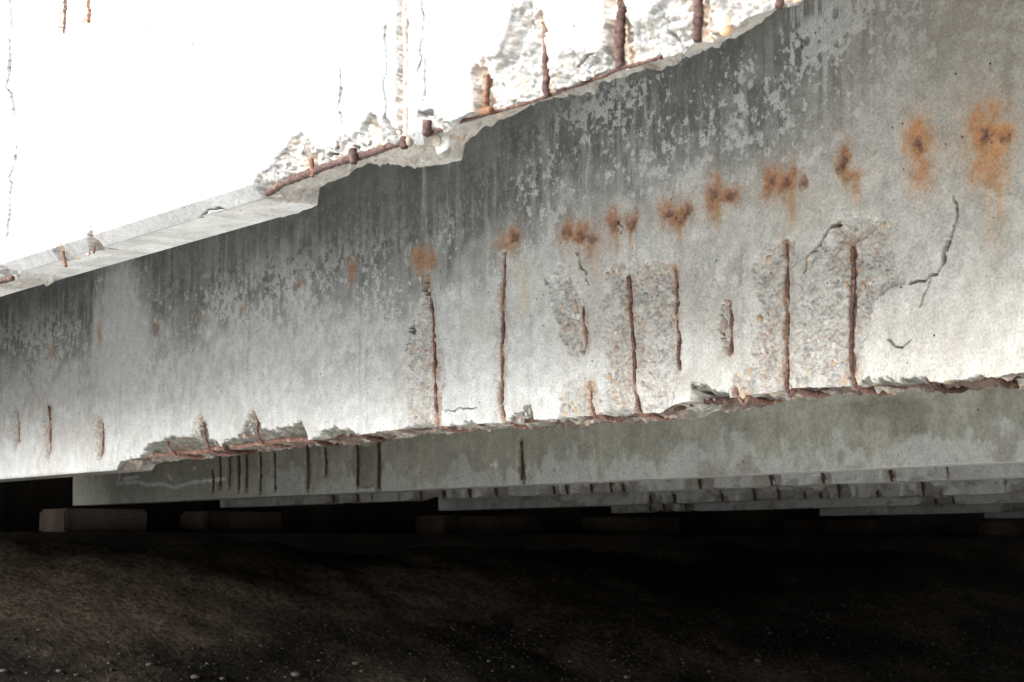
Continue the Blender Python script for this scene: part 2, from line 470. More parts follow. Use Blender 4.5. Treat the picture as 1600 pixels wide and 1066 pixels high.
# upper limit of the broken face
BRK1 = [(-60, 430), (0, 415), (14, 425), (19, 436), (75, 416), (80, 385), (92, 378), (100, 405), (118, 398), (128, 385), (143, 350), (148, 392), (160, 396), (385, 332), (394, 300), (400, 268), (425, 255), (440, 238), (455, 215), (470, 205), (490, 228), (512, 232), (530, 212), (548, 216), (562, 200),
        (578, 170), (592, 182), (600, 200), (612, 206), (626, 190), (632, 222), (658, 225), (661, 178), (675, 172), (695, 192), (722, 190), (738, 178), (741, 110), (752, 88), (772, 92), (790, 55), (800, 12), (830, -5), (838, 45), (858, 110),
        (880, 82), (915, 76), (940, 60), (950, 10), (975, 0), (985, 40), (1010, 25), (1040, -10), (1100, -60), (1330, -160)]
ku, kz = fit(BRK1, P1); kz = kz - Z1
CRACKS1 = [([(14, 62), (17, 90), (13, 120), (12, 138), (18, 158), (24, 182)], 2.6), ([(25, 228), (23, 255), (16, 275), (16, 320), (11, 372)], 1.5),
           ([(20, 431), (45, 427), (70, 424), (78, 412), (86, 406)], 2.6), ([(112, 412), (128, 406), (142, 394), (152, 402)], 2.0),
           ([(288, 352), (300, 338), (312, 330), (330, 322), (345, 330), (362, 331), (380, 333), (400, 330)], 2.0),
           ([(530, 108), (532, 135), (529, 168), (531, 195)], 1.4), ([(604, 40), (602, 75), (605, 95), (600, 130), (603, 165), (604, 185)], 1.8),
           ([(660, 0), (663, 25), (657, 60), (659, 95)], 1.3), ([(667, 90), (664, 120), (662, 150)], 1.2), ([(657, 98), (652, 112)], 2.0),
           ([(1027, 0), (1030, 25), (1034, 45), (1040, 62)], 1.6), ([(890, 108), (904, 96), (912, 88), (922, 84)], 2.4),
           ([(500, 252), (512, 240), (522, 242)], 2.0), ([(548, 225), (552, 236)], 1.6)]
BARS1 = [  # vertical legs: photo pixels of the axis, radius, recess, rust
    ([(97, -25), (98, 20), (96, 52)], .009, .006, 0), ([(135, -25), (136, 34)], .007, .006, 1), ([(627, -25), (628, 90), (628, 200), (629, 228)], .006, .008, 2),
    ([(746, 115), (747, 140), (748, 174)], .0062, .012, 1), ([(843, 32), (844, 80), (846, 150)], .0062, .008, 0), ([(959, -20), (958, 40), (957, 105)], .0078, .010, 0),
    ([(1084, -25), (1083, 20), (1083, 64)], .0070, .008, 0), ([(1208, -30), (1207, 12)], .0070, .008, 0), ([(478, 246), (480, 276)], .0045, .008, 1),
    ([(93, 392), (94, 405), (97, 416)], .004, .008, 1), ([(143, 384), (142, 396)], .003, .006, 1)]
HOLES1 = [([(14, -10), (17, 20), (18, 42)], 8, .03), ([(601, 186), (607, 194), (613, 206)], 7, .035), ([(850, 120), (855, 142)], 6, .03), ([(966, 45), (969, 80), (966, 98)], 6, .03), ([(964, 6), (968, 16)], 4, .02),
          ([(136, 368), (141, 390)], 5, .008), ([(655, 178), (672, 176)], 8, .015)]
def paint1(u, z):
    P = P1
    loc = (u > -4.6) & (u < -1.2)
    col = np.tile(np.array([[.205, .205, .202]]), (u.size, 1))
    col *= (1 + .10 * fbm(u * 7, z * 3, 4, 21) + .05 * fbm(u * 60, z * 14, 3, 22))[:, None]
    d = .0012 * fbm(u * 9, z * 9, 3, 23)
    # bottom arris rounding
    c = .022
    d = d + np.where(z < c, (c - np.clip(z, 0, c)) * .9, 0) * 1.0
    i = np.nonzero(loc)[0]
    uu, zz = u[i], z[i]
    warp = .006 * fbm(uu * 70, zz * 70, 4, 31) + .004 * fbm(uu * 200, zz * 200, 3, 33)
    lim = np.interp(uu, ku, kz)
    b = sstep(-.002, .004, lim - zz + warp)
    near_in = (uu > pxu(20, P)) & (uu < pxu(385, P)) & ~((uu > pxu(78, P)) & (uu < pxu(102, P))) & ~((uu > pxu(126, P)) & (uu < pxu(150, P)))
    b = np.where(near_in, 0, b)
    far = np.clip((lim - zz) / .04, 0, 1)
    ag, ac, seam, bid = aggregate(uu, zz, .0095, 41)
    ag2, ac2, seam2, bid2 = aggregate(uu, zz, .005, 43)
    rn = fbm(uu * 34, zz * 34, 5, 45, .6)
    deep = .005 + .015 * far + .009 * rn - .0035 * ag - .0015 * ag2
    d[i] = d[i] + b * np.clip(deep, .001, .05)
    cc = col[i]
    brk = np.array([.195, .194, .187]) * (1 + .28 * fbm(uu * 60, zz * 60, 4, 47))[:, None]
    brk = mix(brk, ac * .6, (ag > .25) * .35)
    brk = mix(brk, np.array([.07, .066, .06]), sstep(.4, .6, fbm(uu * 95, zz * 95, 3, 48)) * .5)
    brk = mix(brk, np.array([.24, .19, .135]), sstep(.4, .75, fbm(uu * 24, zz * 24, 3, 49)) * .35)
    cc = cc + (brk - cc) * b[:, None]
    # chipped aggregate specks on the face beside the grooves
    d[i] += .0  # face keeps its plane
    col[i] = cc
    for pts, wpx in CRACKS1:
        hp = hits(pts, P); hp[:, 1] -= Z1
        wm = max(wpx, 1.6) / FPX * 3.2 * .45
        fs = math.sin(YAW + math.atan((pts[0][0] - 800) / FPX))
        k = near(u, z, hp, .05)
        dist, _ = seg_dist(fs * u[k] + .0028 * fbm(u[k] * 50, z[k] * 50, 4, 61), z[k] + .003 * fbm(u[k] * 50, z[k] * 50, 4, 63), hp * np.array([fs, 1]))
        wv = wm * np.clip(.9 + .5 * fbm(u[k] * 40, z[k] * 40, 2, 65), .5, 2)
        g = 1 - sstep(wv * .5, wv * 1.5, dist)
        d[k] += np.where(z[k] < .03, .007, .03) * g
        col[k] = mix(col[k], np.array([.05, .042, .036]), g * .95)  # shade inside the crack is put into the colour
    for pts, r, rec, kind in BARS1:
        hp = hits(pts, P); hp[:, 1] -= Z1
        k = near(u, z, hp, .05)
        dist, _ = seg_dist(u[k], z[k], hp)
        wv = r * 1.9 + .006 * fbm(u[k] * 80, z[k] * 80, 4, 71)
        g = 1 - sstep(wv, wv + .003, dist)
        a1, c1, s1, b1 = aggregate(u[k], z[k], .008, 73)
        d[k] += g * (rec + .006 + .004 * fbm(u[k] * 90, z[k] * 90, 3, 75) - .004 * a1)
        col[k] = mix(col[k], np.array([.42, .36, .30]), g * .8)
        col[k] = mix(col[k], c1, g * (a1 > .3) * .7)
        if kind != 2:
            halo = np.exp(-(dist / .018) ** 2) * (.5 + .5 * fbm(u[k] * 60, z[k] * 40, 3, 77))
            col[k] = mix(col[k], np.array([.48, .27, .12]), halo * .35)
    for pts, rpx, dep in HOLES1:
        hp = hits(pts, P); hp[:, 1] -= Z1
        k = near(u, z, hp, .03)
        dist, _ = seg_dist(u[k], z[k], hp)
        wm = rpx / FPX * 2.9 * .55
        g = 1 - sstep(wm * .7, wm * 1.3, dist + .003 * fbm(u[k] * 120, z[k] * 120, 3, 81))
        d[k] += dep * g
        col[k] = mix(col[k], np.array([.16, .13, .11]), g * .6)
    # yellow-brown runs below the two upper bars
    for x0, y0, y1, s in ((95, 55, 125, .5), (136, 36, 75, .4)):
        h0, h1 = hit(x0, y0, P), hit(x0, y1, P)
        k = near(u, z, [(h0[0] - .02, h0[1] - Z1), (h1[0] + .02, h1[1] - Z1)], .01)
        f = np.exp(-((u[k] - h0[0]) / .007) ** 2) * sstep(h1[1] - Z1, h0[1] - Z1, z[k]) * (z[k] < h0[1] - Z1 + .01)
        col[k] = mix(col[k], np.array([.60, .40, .14]), f * s)
    return d, col
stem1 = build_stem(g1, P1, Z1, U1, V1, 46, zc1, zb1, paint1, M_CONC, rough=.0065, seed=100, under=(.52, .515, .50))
RM = [M_RUST_G1, M_RUST_OR, None]
for i, (pts, r, rec, kind) in enumerate(BARS1):
    if RM[kind] is None: continue
    h = hits(pts, P1)
    tube('stirrup_bar', [(a, P1 + rec + r * .1, b) for a, b in h], r * .8, RM[kind], g1, seed=i, wob=.0035)
# the encrusted leg: a bar still wrapped in mortar crumbs
h = hits(BARS1[2][0], P1)
tube('stirrup_bar', [(a, P1 + .009, b) for a, b in h], .0058, rust_mat('mortar_crusted_rust', [(.3, (.12, .085, .07)), (.45, (.24, .195, .165)), (.62, (.30, .25, .215)), (.75, (.28, .17, .11))], (.33, .29, .25), 110), g1, seed=33)
# long bars along the lower edge
LB = [[(-60, 448), (-10, 440), (17, 433)], [(412, 302), (432, 288), (470, 273), (505, 259), (545, 247), (600, 229), (632, 218)], [(662, 212), (690, 200), (740, 181), (800, 165), (845, 151), (900, 130), (958, 108), (1030, 87)]]
for i, pts in enumerate(LB):
    h = hits(pts, P1 + .010)
    tube('main_bar', [(a, P1 + .013 + .002 * (j % 2), b - .001) for j, (a, b) in enumerate(h)], (.0054, .0054, .0024)[i], M_RUST_G1 if i < 2 else M_RUST_DK, g1, seed=50 + i, wob=.003)
for i, pts in enumerate(([(552, 232), (553, 256)], [(630, 214), (632, 232)], [(668, 188), (667, 212)], [(752, 176), (768, 173)])):
    h = hits(pts, P1 + .004)
    tube('bar_stub', [(a, P1 + .004, b) for a, b in h], (.0072, .006, .0072, .006)[i], M_RUST_G1 if i < 3 else M_RUST_OR, g1, ribs=False, seed=70 + i)
# stones still sitting in the break
def pebble(parent, stem, px, py, P, rx, rz, rgb_i=None, me=None, rot=0.0, sink=.35, name='pebble'):
    """a stone seated in the broken surface where the sight line of px, py meets the stem"""
    d = Vector(FW + RI * ((px - 800.0) / FPX) + UPV * ((533.0 - py) / FPX)).normalized()
    ok, loc, nrm, _ = stem.ray_cast(Vector((0, 0, CAM_Z)) - parent.location, d)
    if not ok: return None
    o = obj(name, me or PEB[(rgb_i * 2 + (random.random() > .5)) % len(PEB)], None, parent)
    ry = min(rx, rz) * .8
    o.location = loc + (Vector((0, ry * sink, 0)) if sink > 0 else d * (ry * sink))
    o.scale = (rx, ry, rz)
    o.rotation_euler = (random.uniform(-.3, .3), rot, random.uniform(-.3, .3))
    return o
wp = rock_mesh('pebble', 5, .03, 3)
for vtx in wp.vertices:                          # pear shape with a small nose
    k = max(0, -vtx.co.z - .45)
    vtx.co.x *= 1 - 1.1 * k; vtx.co.y *= 1 - 1.1 * k; vtx.co.z -= k * .35
wp.materials.append(stone_mat('white_quartz', (.72, .72, .70)))
o = pebble(g1, stem1, 691, 222, P1, .0135, .0165, me=wp, rot=.6, sink=-.75); o['label'] = 'smooth white pear-shaped pebble stuck in the broken edge'
op = rock_mesh('pebble', 8, .06, 3); op.materials.append(stone_mat('orange_flint', (.52, .32, .18)))
o = pebble(g1, stem1, 1132, 40, P1, .0105, .0125, me=op, rot=.4, sink=.1); o['label'] = 'orange flint pebble in the broken edge'
for px, py, s, ci in ((1118, 24, .010, 3), (1040, 70, .007, 0), (1062, 78, .006, 5), (1150, 30, .011, 5), (1015, 66, .007, 1), (900, 122, .007, 5), (925, 108, .006, 0), (812, 140, .008, 3), (826, 18, .006, 7), (790, 128, .007, 5), (770, 118, .007, 1), (762, 96, .011, 1), (718, 214, .009, 2),
                      (676, 218, .012, 7), (420, 270, .010, 5), (445, 258, .009, 1), (468, 232, .009, 5), (500, 244, .009, 0), (520, 225, .008, 5), (560, 212, .010, 1),
                      (580, 196, .011, 5), (572, 222, .009, 1), (592, 214, .008, 5), (622, 205, .007, 3), (136, 395, .008, 2)):
    pebble(g1, stem1, px, py, P1, s * random.uniform(.7, 1.1), s * random.uniform(.7, 1.0), ci, rot=random.uniform(-1, 1), sink=.55)

# ================================================================== GIRDER TWO: rust stains and exposed stirrups
P2 = 2.71
HLOW = CAM_Z + .2655
Z2 = HLOW
g2 = tag(empty('bridge_girder', (-4.5, P2 + W / 2, Z2)),
         'grey girder with a row of orange rust stains above its exposed vertical stirrup bars', 'girder', 'concrete bridge girders')
U2 = cols_for(P2, -40, 1640, 1.35, .25, .3)
V2 = np.unique(np.concatenate([np.arange(0, .06, .0016), np.arange(.06, .78, .0021), np.arange(.8, 1.3, .05)]))
SIL2 = [(185, 738), (205, 735), (235, 727), (260, 721), (300, 715), (350, 712), (390, 706), (420, 704), (440, 703), (480, 695), (530, 693), (560, 691), (620, 685), (690, 675), (740, 672), (800, 668), (850, 666), (870, 663), (900, 662), (940, 660), (985, 655), (1010, 655), (1030, 656), (1060, 652), (1085, 651), (1105, 652),
        (1118, 640), (1150, 634), (1165, 640), (1200, 632), (1230, 625), (1280, 620), (1330, 612), (1380, 613), (1425, 609), (1460, 610), (1530, 606), (1600, 600), (1660, 594)]
BRK2 = [(-40, 760), (180, 745), (186, 738), (196, 722), (206, 716), (214, 720), (226, 700), (236, 690), (246, 688), (262, 682), (285, 681), (308, 678), (313, 660), (320, 655), (326, 684), (345, 694), (352, 688), (372, 680), (384, 655), (396, 640), (408, 668), (425, 672), (436, 668), (460, 662), (470, 655), (478, 678), (482, 690),
        (490, 682), (505, 672), (520, 667), (540, 667), (556, 676), (566, 688), (580, 684), (596, 676), (612, 678), (628, 668), (645, 660), (668, 660), (690, 668), (700, 662), (716, 664), (724, 658), (745, 662), (760, 660), (775, 664), (792, 660), (802, 648), (815, 640), (828, 632), (832, 652), (860, 658), (885, 655), (930, 650), (948, 640), (975, 636), (990, 648), (1015, 652), (1045, 646), (1072, 643), (1078, 640), (1079, 602), (1095, 600), (1120, 606), (1138, 608),
        (1142, 632), (1165, 636), (1180, 630), (1216, 626), (1234, 620), (1250, 612), (1290, 606), (1322, 608), (1335, 606), (1345, 593), (1365, 590), (1400, 592), (1432, 588), (1446, 594), (1456, 602), (1480, 600), (1500, 598), (1520, 590), (1545, 588), (1570, 592), (1600, 588), (1660, 580)]
su, sz = fit(SIL2, P2 + W); k2u, k2z = fit(BRK2, P2); k2z = k2z - Z2
jag2 = .003 * fbm(U2 * 60, U2 * 0, 4, 15) + .0018 * fbm(U2 * 220, U2 * 0, 3, 19)
edge0 = pxu(186, P2)
brk_on = sstep(edge0, edge0 + .05, U2)
zb2 = (np.interp(U2, su, sz) - Z2 + jag2) * brk_on
zc2 = (np.maximum(np.interp(U2, su, sz) - Z2 + .004, 0.0) + jag2 * .6) * brk_on
STIR2 = [  # vertical stirrup legs: axis in photo pixels, groove width factor, goes round the bottom?
    ([(258, 690), (264, 704), (274, 716)], 1, True), ([(313, 655), (317, 680), (322, 706)], 1, True), ([(396, 650), (400, 680), (408, 702)], 1, True),
    ([(667, 440), (672, 480), (674, 560), (676, 630), (683, 672)], 1, True), ([(787, 398), (783, 470), (782, 560), (781, 640), (788, 662)], 1.1, True),
    ([(907, 480), (911, 510), (913, 548)], 1, False), ([(917, 598), (919, 630), (926, 656)], .9, True), ([(977, 432), (981, 480), (985, 545), (988, 600), (993, 640), (1000, 652)], 1, True),
    ([(1052, 418), (1055, 470), (1057, 530), (1058, 574)], 1, False), ([(1137, 476), (1139, 510), (1139, 550)], 1.1, False), ([(1145, 610), (1149, 625), (1158, 634)], .9, True),
    ([(1227, 380), (1226, 450), (1225, 540), (1224, 600), (1232, 622)], 1.1, True), ([(1328, 385), (1327, 450), (1325, 540), (1327, 590), (1331, 610)], 1.0, True),
    ([(74, 634), (76, 670), (75, 706)], .9, False), ([(157, 658), (158, 690), (156, 716)], .9, False), ([(26, 650), (27, 690)], .6, False)]
LOOPS2 = [490, 562, 1440, 1540, 350]              # hidden legs whose bends still show under the edge
SPALL2 = [([(661, 432), (668, 428), (676, 470), (690, 560), (692, 640), (694, 668), (640, 668), (636, 610), (640, 540), (648, 500), (655, 470)], .010, .9),
          ([(778, 396), (792, 396), (793, 540), (792, 660), (770, 660), (772, 560)], .008, .7),
          ([(858, 440), (872, 410), (890, 420), (908, 470), (918, 520), (914, 556), (886, 552), (872, 520)], .010, .9),
          ([(880, 600), (905, 585), (930, 596), (940, 660), (868, 662), (872, 630)], .010, .95),
          ([(944, 420), (960, 405), (976, 412), (1040, 408), (1062, 420), (1066, 570), (1046, 640), (1000, 655), (944, 655), (950, 560), (942, 480)], .007, 1.0),
          ([(1118, 500), (1126, 466), (1137, 464), (1144, 490), (1144, 552), (1124, 548)], .011, 1.0),
          ([(1170, 420), (1190, 390), (1222, 372), (1236, 380), (1240, 600), (1230, 625), (1140, 632), (1146, 590), (1170, 560), (1188, 480)], .007, 1.0),
          ([(1253, 420), (1272, 380), (1308, 345), (1335, 336), (1372, 345), (1392, 380), (1408, 440), (1370, 470), (1345, 540), (1345, 600), (1330, 612), (1240, 618), (1242, 540)], .009, 1.0),
          ([(1490, 350), (1500, 372), (1500, 430), (1480, 440), (1478, 400)], .004, .5),
          ([(16, 650), (22, 636), (29, 644), (31, 690), (24, 704), (18, 690)], .009, .9), ([(67, 640), (72, 626), (80, 634), (81, 700), (76, 722), (70, 710)], .010, .95),
          ([(148, 670), (154, 650), (162, 664), (163, 705), (155, 726), (148, 715)], .010, .95),
          ([(300, 668), (312, 640), (325, 664), (326, 690), (300, 690)], .006, .8), ([(375, 680), (392, 636), (408, 650), (415, 690), (378, 695)], .006, .8),
          ([(806, 650), (828, 630), (832, 656), (806, 660)], .006, .8)]
CRACKS2 = [([(903, 394), (908, 405), (912, 418), (917, 430), (917, 446)], 2.6), ([(1491, 306), (1494, 335), (1484, 365), (1478, 385), (1474, 415), (1468, 428), (1448, 434), (1422, 440)], 4.2), ([(1456, 432), (1450, 450), (1444, 464), (1443, 480)], 2.2),
           ([(1309, 346), (1296, 356), (1285, 370), (1272, 388), (1262, 402), (1256, 425)], 4.0), ([(1388, 532), (1398, 540), (1410, 544), (1418, 538), (1426, 532)], 2.0), ([(645, 500), (640, 530), (636, 548)], 1.2),
           ([(660, 470), (668, 430)], 1.6), ([(695, 642), (720, 640), (745, 636)], .7), ([(968, 342), (970, 362)], 1.6), ([(1082, 604), (1096, 614), (1108, 628)], 2.0), ([(856, 440), (853, 432)], 1.4), ([(985, 552), (978, 562)], 3.0), ([(1226, 395), (1212, 396)], 2)]
RUST2 = [(655, 398, 12, 12, .75), (668, 408, 13, 12, .7), (790, 380, 15, 12, .75), (803, 368, 10, 14, .7), (888, 362, 13, 18, .85), (908, 368, 14, 16, .85), (925, 378, 10, 24, .65), (958, 346, 10, 20, .75), (987, 347, 10, 16, .75), (1040, 328, 13, 18, .75), (1060, 338, 15, 18, .85), (1072, 326, 10, 14, .7),
         (1114, 300, 14, 26, .85), (1142, 305, 16, 14, .75), (1112, 322, 12, 20, .5), (1205, 280, 18, 24, .85), (1232, 283, 16, 22, .85), (1255, 283, 9, 12, .6), (1316, 250, 12, 26, .95), (1332, 272, 16, 9, .75), (1338, 290, 6, 16, .4), (1436, 222, 19, 36, .85), (1440, 268, 18, 30, .55), (1540, 212, 30, 42, .95), (1572, 212, 12, 18, .8), (1545, 262, 24, 34, .6),
         (550, 424, 6, 16, .55), (467, 442, 6, 7, .45), (155, 520, 4, 18, .55), (246, 512, 4, 8, .45), (380, 478, 4, 8, .3), (80, 548, 8, 14, .3), (310, 497, 4, 8, .25), (1365, 238, 6, 6, .2)]
CORES2 = [(887, 362), (908, 368), (924, 372), (1045, 332), (1062, 340), (1072, 330), (1114, 302), (1141, 304), (1204, 282), (1228, 284), (1254, 284), (1316, 252), (1316, 262), (1432, 222), (1436, 230), (1538, 206), (1543, 216), (1570, 215), (960, 352), (986, 348), (803, 370), (1536, 214)]
RUNS2 = [(815, 405, 520, 14, (.55, .44, .24), .55), (930, 385, 450, 9, (.50, .28, .12), .6), (1237, 300, 372, 10, (.40, .27, .13), .6), (1338, 285, 335, 9, (.45, .24, .12), .6), (1212, 300, 330, 10, (.42, .26, .13), .5), (1430, 260, 330, 12, (.45, .28, .13), .5), (1548, 260, 420, 13, (.50, .30, .14), .7), (1560, 330, 410, 9, (.50, .27, .12), .6), (1575, 260, 300, 6, (.5, .3, .14), .4), (660, 410, 430, 8, (.40, .24, .12), .4), (1065, 350, 400, 12, (.42, .30, .17), .4), (1125, 315, 370, 14, (.42, .30, .17), .4), (968, 355, 420, 7, (.45, .30, .16), .4)]
_r = random.Random(4)
for cx, cy, rx, ry, s_ in list(RUST2):
    if s_ >= .7:
        for _k in range(3):
            x0 = cx + _r.uniform(-.7, .7) * rx
            RUNS2.append((x0, cy + ry * .3, cy + ry + _r.uniform(18, 75), _r.uniform(1.8, 4.5), (.42, .24, .11), _r.uniform(.3, .6)))
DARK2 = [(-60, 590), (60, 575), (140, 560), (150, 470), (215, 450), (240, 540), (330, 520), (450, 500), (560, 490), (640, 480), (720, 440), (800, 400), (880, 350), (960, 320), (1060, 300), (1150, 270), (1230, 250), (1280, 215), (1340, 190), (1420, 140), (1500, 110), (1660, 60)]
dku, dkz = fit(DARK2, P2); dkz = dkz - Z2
WASH2 = hits([(172, 420), (205, 410), (222, 560), (216, 640), (160, 640), (158, 560)], P2) - np.array([0, Z2])
def ell(px, py, rx, ry, P):
    a, b = hit(px, py, P); c, _ = hit(px + rx, py, P); _, e = hit(px, py - ry, P)
    return a, b, abs(c - a), abs(e - b)
def paint2(u, z):
    P = P2
    n_big = fbm(u * 3.5, z * 3.5, 4, 201); n_mid = fbm(u * 14, z * 14, 4, 203); n_str = fbm(u * 55, z * 5, 4, 205); n_fine = fbm(u * 75, z * 50, 4, 207)
    col = np.tile(np.array([[.515, .525, .515]]), (u.size, 1)) * (1 + .10 * n_big + .10 * n_mid + .05 * n_str)[:, None]
    # lime-washed lower band, chalky patches
    low = sstep(.26, .03, z + .06 * n_mid)
    col = mix(col, np.array([.62, .628, .62]), low * (.55 + .3 * sstep(-.2, .3, n_str)))
    chalk = sstep(.08, .2, fbm(u * 30, z * 22, 5, 209, .65) + .3 * n_big)
    col = mix(col, np.array([.66, .665, .655]), chalk * .5)
    blot = sstep(.10, .18, fbm(u * 48, z * 40, 5, 210, .66) + .5 * fbm(u * 5, z * 6, 3, 212)) * sstep(.02, .08, z)
    col = mix(col, np.array([.70, .71, .705]), blot * .5)
    tan = sstep(.15, .6, fbm(u * 6, z * 7, 4, 211))
    col = mix(col, np.array([.44, .41, .365]), tan * .32)
    col = mix(col, col * np.array([1.02, .99, .945]), sstep(-4.0, -2.7, u))
    # grey-black biofilm plus painted shade on the upper half, ragged and flecked at its lower limit
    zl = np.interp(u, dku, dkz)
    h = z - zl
    film_shade = sstep(-.10, .14, h + .09 * n_mid + .03 * n_str)
    film_shade *= np.where(u > -2.9, .93 - .25 * sstep(-2.9, -2.6, u), .93) - .3 * sstep(-.2, .5, n_str + .4 * n_mid) * sstep(.4, .05, h)
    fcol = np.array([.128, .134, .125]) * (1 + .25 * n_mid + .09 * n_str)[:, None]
    col = col + (fcol - col) * np.clip(film_shade, 0, 1)[:, None]
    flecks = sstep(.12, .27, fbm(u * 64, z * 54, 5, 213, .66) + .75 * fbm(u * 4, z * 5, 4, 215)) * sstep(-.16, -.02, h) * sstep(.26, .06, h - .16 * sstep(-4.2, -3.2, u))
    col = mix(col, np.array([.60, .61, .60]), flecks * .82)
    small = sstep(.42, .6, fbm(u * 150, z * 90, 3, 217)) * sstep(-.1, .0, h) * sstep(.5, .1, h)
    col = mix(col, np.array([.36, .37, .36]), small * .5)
    # brownish bare area at the right top
    br = np.exp(-((u + 2.35) / .35) ** 2) * sstep(.25, .5, z)
    col = mix(col, np.array([.33, .29, .24]), br * .6)
    k = near(u, z, WASH2, .1)
    sd = poly_sd(u[k], z[k], WASH2)
    col[k] = mix(col[k], np.array([.60, .62, .62]), sstep(.05, -.05, sd + .03 * n_mid[k] + .02 * n_str[k]) * .85)
    _r2 = random.Random(9)
    for _ in range(70):                             # lime and dirt runs from the deck joint
        x0 = _r2.uniform(-7.2, -2.2); zt = _r2.uniform(.25, .9); ln = _r2.uniform(.12, .5); wd = _r2.uniform(.003, .012)
        light = _r2.random() < .6
        k = np.nonzero(np.abs(u - x0) < .05)[0]
        f = np.exp(-((u[k] - x0 + .006 * fbm(u[k] * 2, z[k] * 14, 3, 291)) / wd) ** 2) * sstep(zt - ln, zt - ln * .4, z[k]) * sstep(zt + .05, zt, z[k]) * np.clip(.6 + .7 * fbm(u[k] * 50, z[k] * 12, 3, 293), 0, 1)
        col[k] = mix(col[k], np.array([.58, .59, .58]) if light else np.array([.17, .165, .15]), f * (.5 if light else .4))
    d = .0013 * fbm(u * 8, z * 8, 3, 221) + .0005 * n_fine
    # shallow scaling where the skin has gone
    c0 = .008
    d = d + np.where(z < c0, (c0 - np.clip(z, 0, c0)) * .8, 0)
    for cx, cy, rx, ry, s in RUST2:
        a, b, ex, ez = ell(cx, cy, rx * 1.35, ry * 1.3, P); b -= Z2
        k = near(u, z, [(a - ex * 2, b - ez * 2), (a + ex * 2, b + ez * 2)], .02)
        q = np.hypot((u[k] - a) / ex, (z[k] - b) / ez) + .32 * fbm(u[k] * 48, z[k] * 36, 4, 231) + .16 * fbm(u[k] * 150, z[k] * 110, 4, 233)
        halo = np.maximum(sstep(1.45, .35, q), .45 * sstep(1.95, .6, q)); s = s * np.clip(.9 + .25 * fbm(u[k] * 120, z[k] * 90, 4, 235), .3, 1)
        col[k] = mix(col[k], (np.array([.54, .34, .18]) if cx > 1400 else np.array([.42, .29, .18])), halo * s * .8)
        col[k] = mix(col[k], (np.array([.46, .185, .058]) if cx > 1400 else np.array([.37, .14, .056])), sstep(1.1, .2, q) * s * .9)
        d[k] += .0015 * sstep(.8, .2, q)
    for cx, cy in CORES2:
        a, b, ex, ez = ell(cx, cy, 9, 11, P); b -= Z2
        k = near(u, z, [(a - ex * 2, b - ez * 2), (a + ex * 2, b + ez * 2)], .005)
        q = np.hypot((u[k] - a) / ex, (z[k] - b) / ez) + .45 * fbm(u[k] * 110, z[k] * 90, 3, 237)
        col[k] = mix(col[k], np.array([.15, .09, .085]), sstep(1.1, .2, q) * .8)
        d[k] += .002 * sstep(.9, .3, q)
    for cx, y0, y1, rx, c, s in RUNS2:
        a, b0, ex, _ = ell(cx, y0, rx, 5, P); b0 -= Z2
        b1 = hit(cx, y1, P)[1] - Z2
        k = near(u, z, [(a - ex * 3, b1), (a + ex * 3, b0)], .01)
        wob = ex * .5 * fbm(u[k] * 4, z[k] * 12, 3, 241)
        f = np.exp(-((u[k] - a + wob) / ex) ** 2) * sstep(b1, b1 + (b0 - b1) * .5, z[k]) * sstep(b0 + .02, b0 - .02, z[k])
        f *= .55 + .6 * fbm(u[k] * 60, z[k] * 14, 4, 243)
        col[k] = mix(col[k], np.array(c), np.clip(f, 0, 1) * s)
    # spalls: gravel laid bare
    loc = np.nonzero((u > -7.4) & (u < -2.0) & (z < .40))[0]
    uu, zz = u[loc], z[loc]
    m = np.zeros(uu.size); dep = np.zeros(uu.size)
    warp = .012 * fbm(uu * 32, zz * 32, 4, 251) + .012 * fbm(uu * 11, zz * 11, 3, 252) + .004 * fbm(uu * 150, zz * 150, 3, 253)
    for pts, dd, st in SPALL2:
        hp = hits(pts, P); hp[:, 1] -= Z2
        k = near(uu, zz, hp, .03)
        sd = poly_sd(uu[k], zz[k], hp) + warp[k]
        g = sstep(.006, -.004, sd) * st
        dep[k] = np.maximum(dep[k], g * dd * 1.35 * (.6 + .45 * sstep(0, -.03, sd)))
        m[k] = np.maximum(m[k], g * (.45 + .55 * sstep(-.6, .4, warp[k] * 50)))
    lim = np.interp(uu, k2u, k2z)
    off = edge0
    inb = sstep(off - .01, off + .03, uu)
    bq = sstep(-.002, .003, lim - zz + .008 * fbm(uu * 45, zz * 45, 4, 254) + .004 * fbm(uu * 150, zz * 150, 3, 253)) * inb
    below = np.clip((lim - zz), 0, .09)
    ag, ac, seam, bid = aggregate(uu, zz, .011, 255)
    ag3, ac3, seam3, bid3 = aggregate(uu, zz, .0075, 256)
    ag2, ac2, seam2, bid2 = aggregate(uu, zz, .0045, 257)
    rn = fbm(uu * 30, zz * 30, 5, 259, .65)
    m2 = np.maximum(m, bq)
    rel = m * (dep + .0012 * rn - .0020 * ag * (bid > .7) - .0013 * ag3 * (bid3 > .6) - .0008 * ag2)
    relb = bq * (.006 + 1.35 * below + .016 * rn - .008 * ag - .0015 * ag2)
    d[loc] += np.maximum(np.clip(rel, 0, .05), np.clip(relb, 0, .07))
    mort = np.array([.50, .495, .475]) * (1 + .22 * fbm(uu * 70, zz * 70, 4, 261) + .1 * rn)[:, None]
    mort = mix(mort, np.array([.42, .36, .30]), sstep(.1, .6, fbm(uu * 16, zz * 12, 4, 263)) * .45)
    mort = mix(mort, ac2, (ag2 > .3) * (bid2 > .75) * .45)
    mort = mix(mort, ac3 * 1.1, (ag3 > .3) * (bid3 > .7) * .65)
    mort = mix(mort, np.array([.13, .115, .10]), sstep(.42, .6, fbm(uu * 190, zz * 190, 2, 262)) * .4)
    mort = mix(mort, ac * 1.1, (ag > .35) * (bid > .72) * .8)
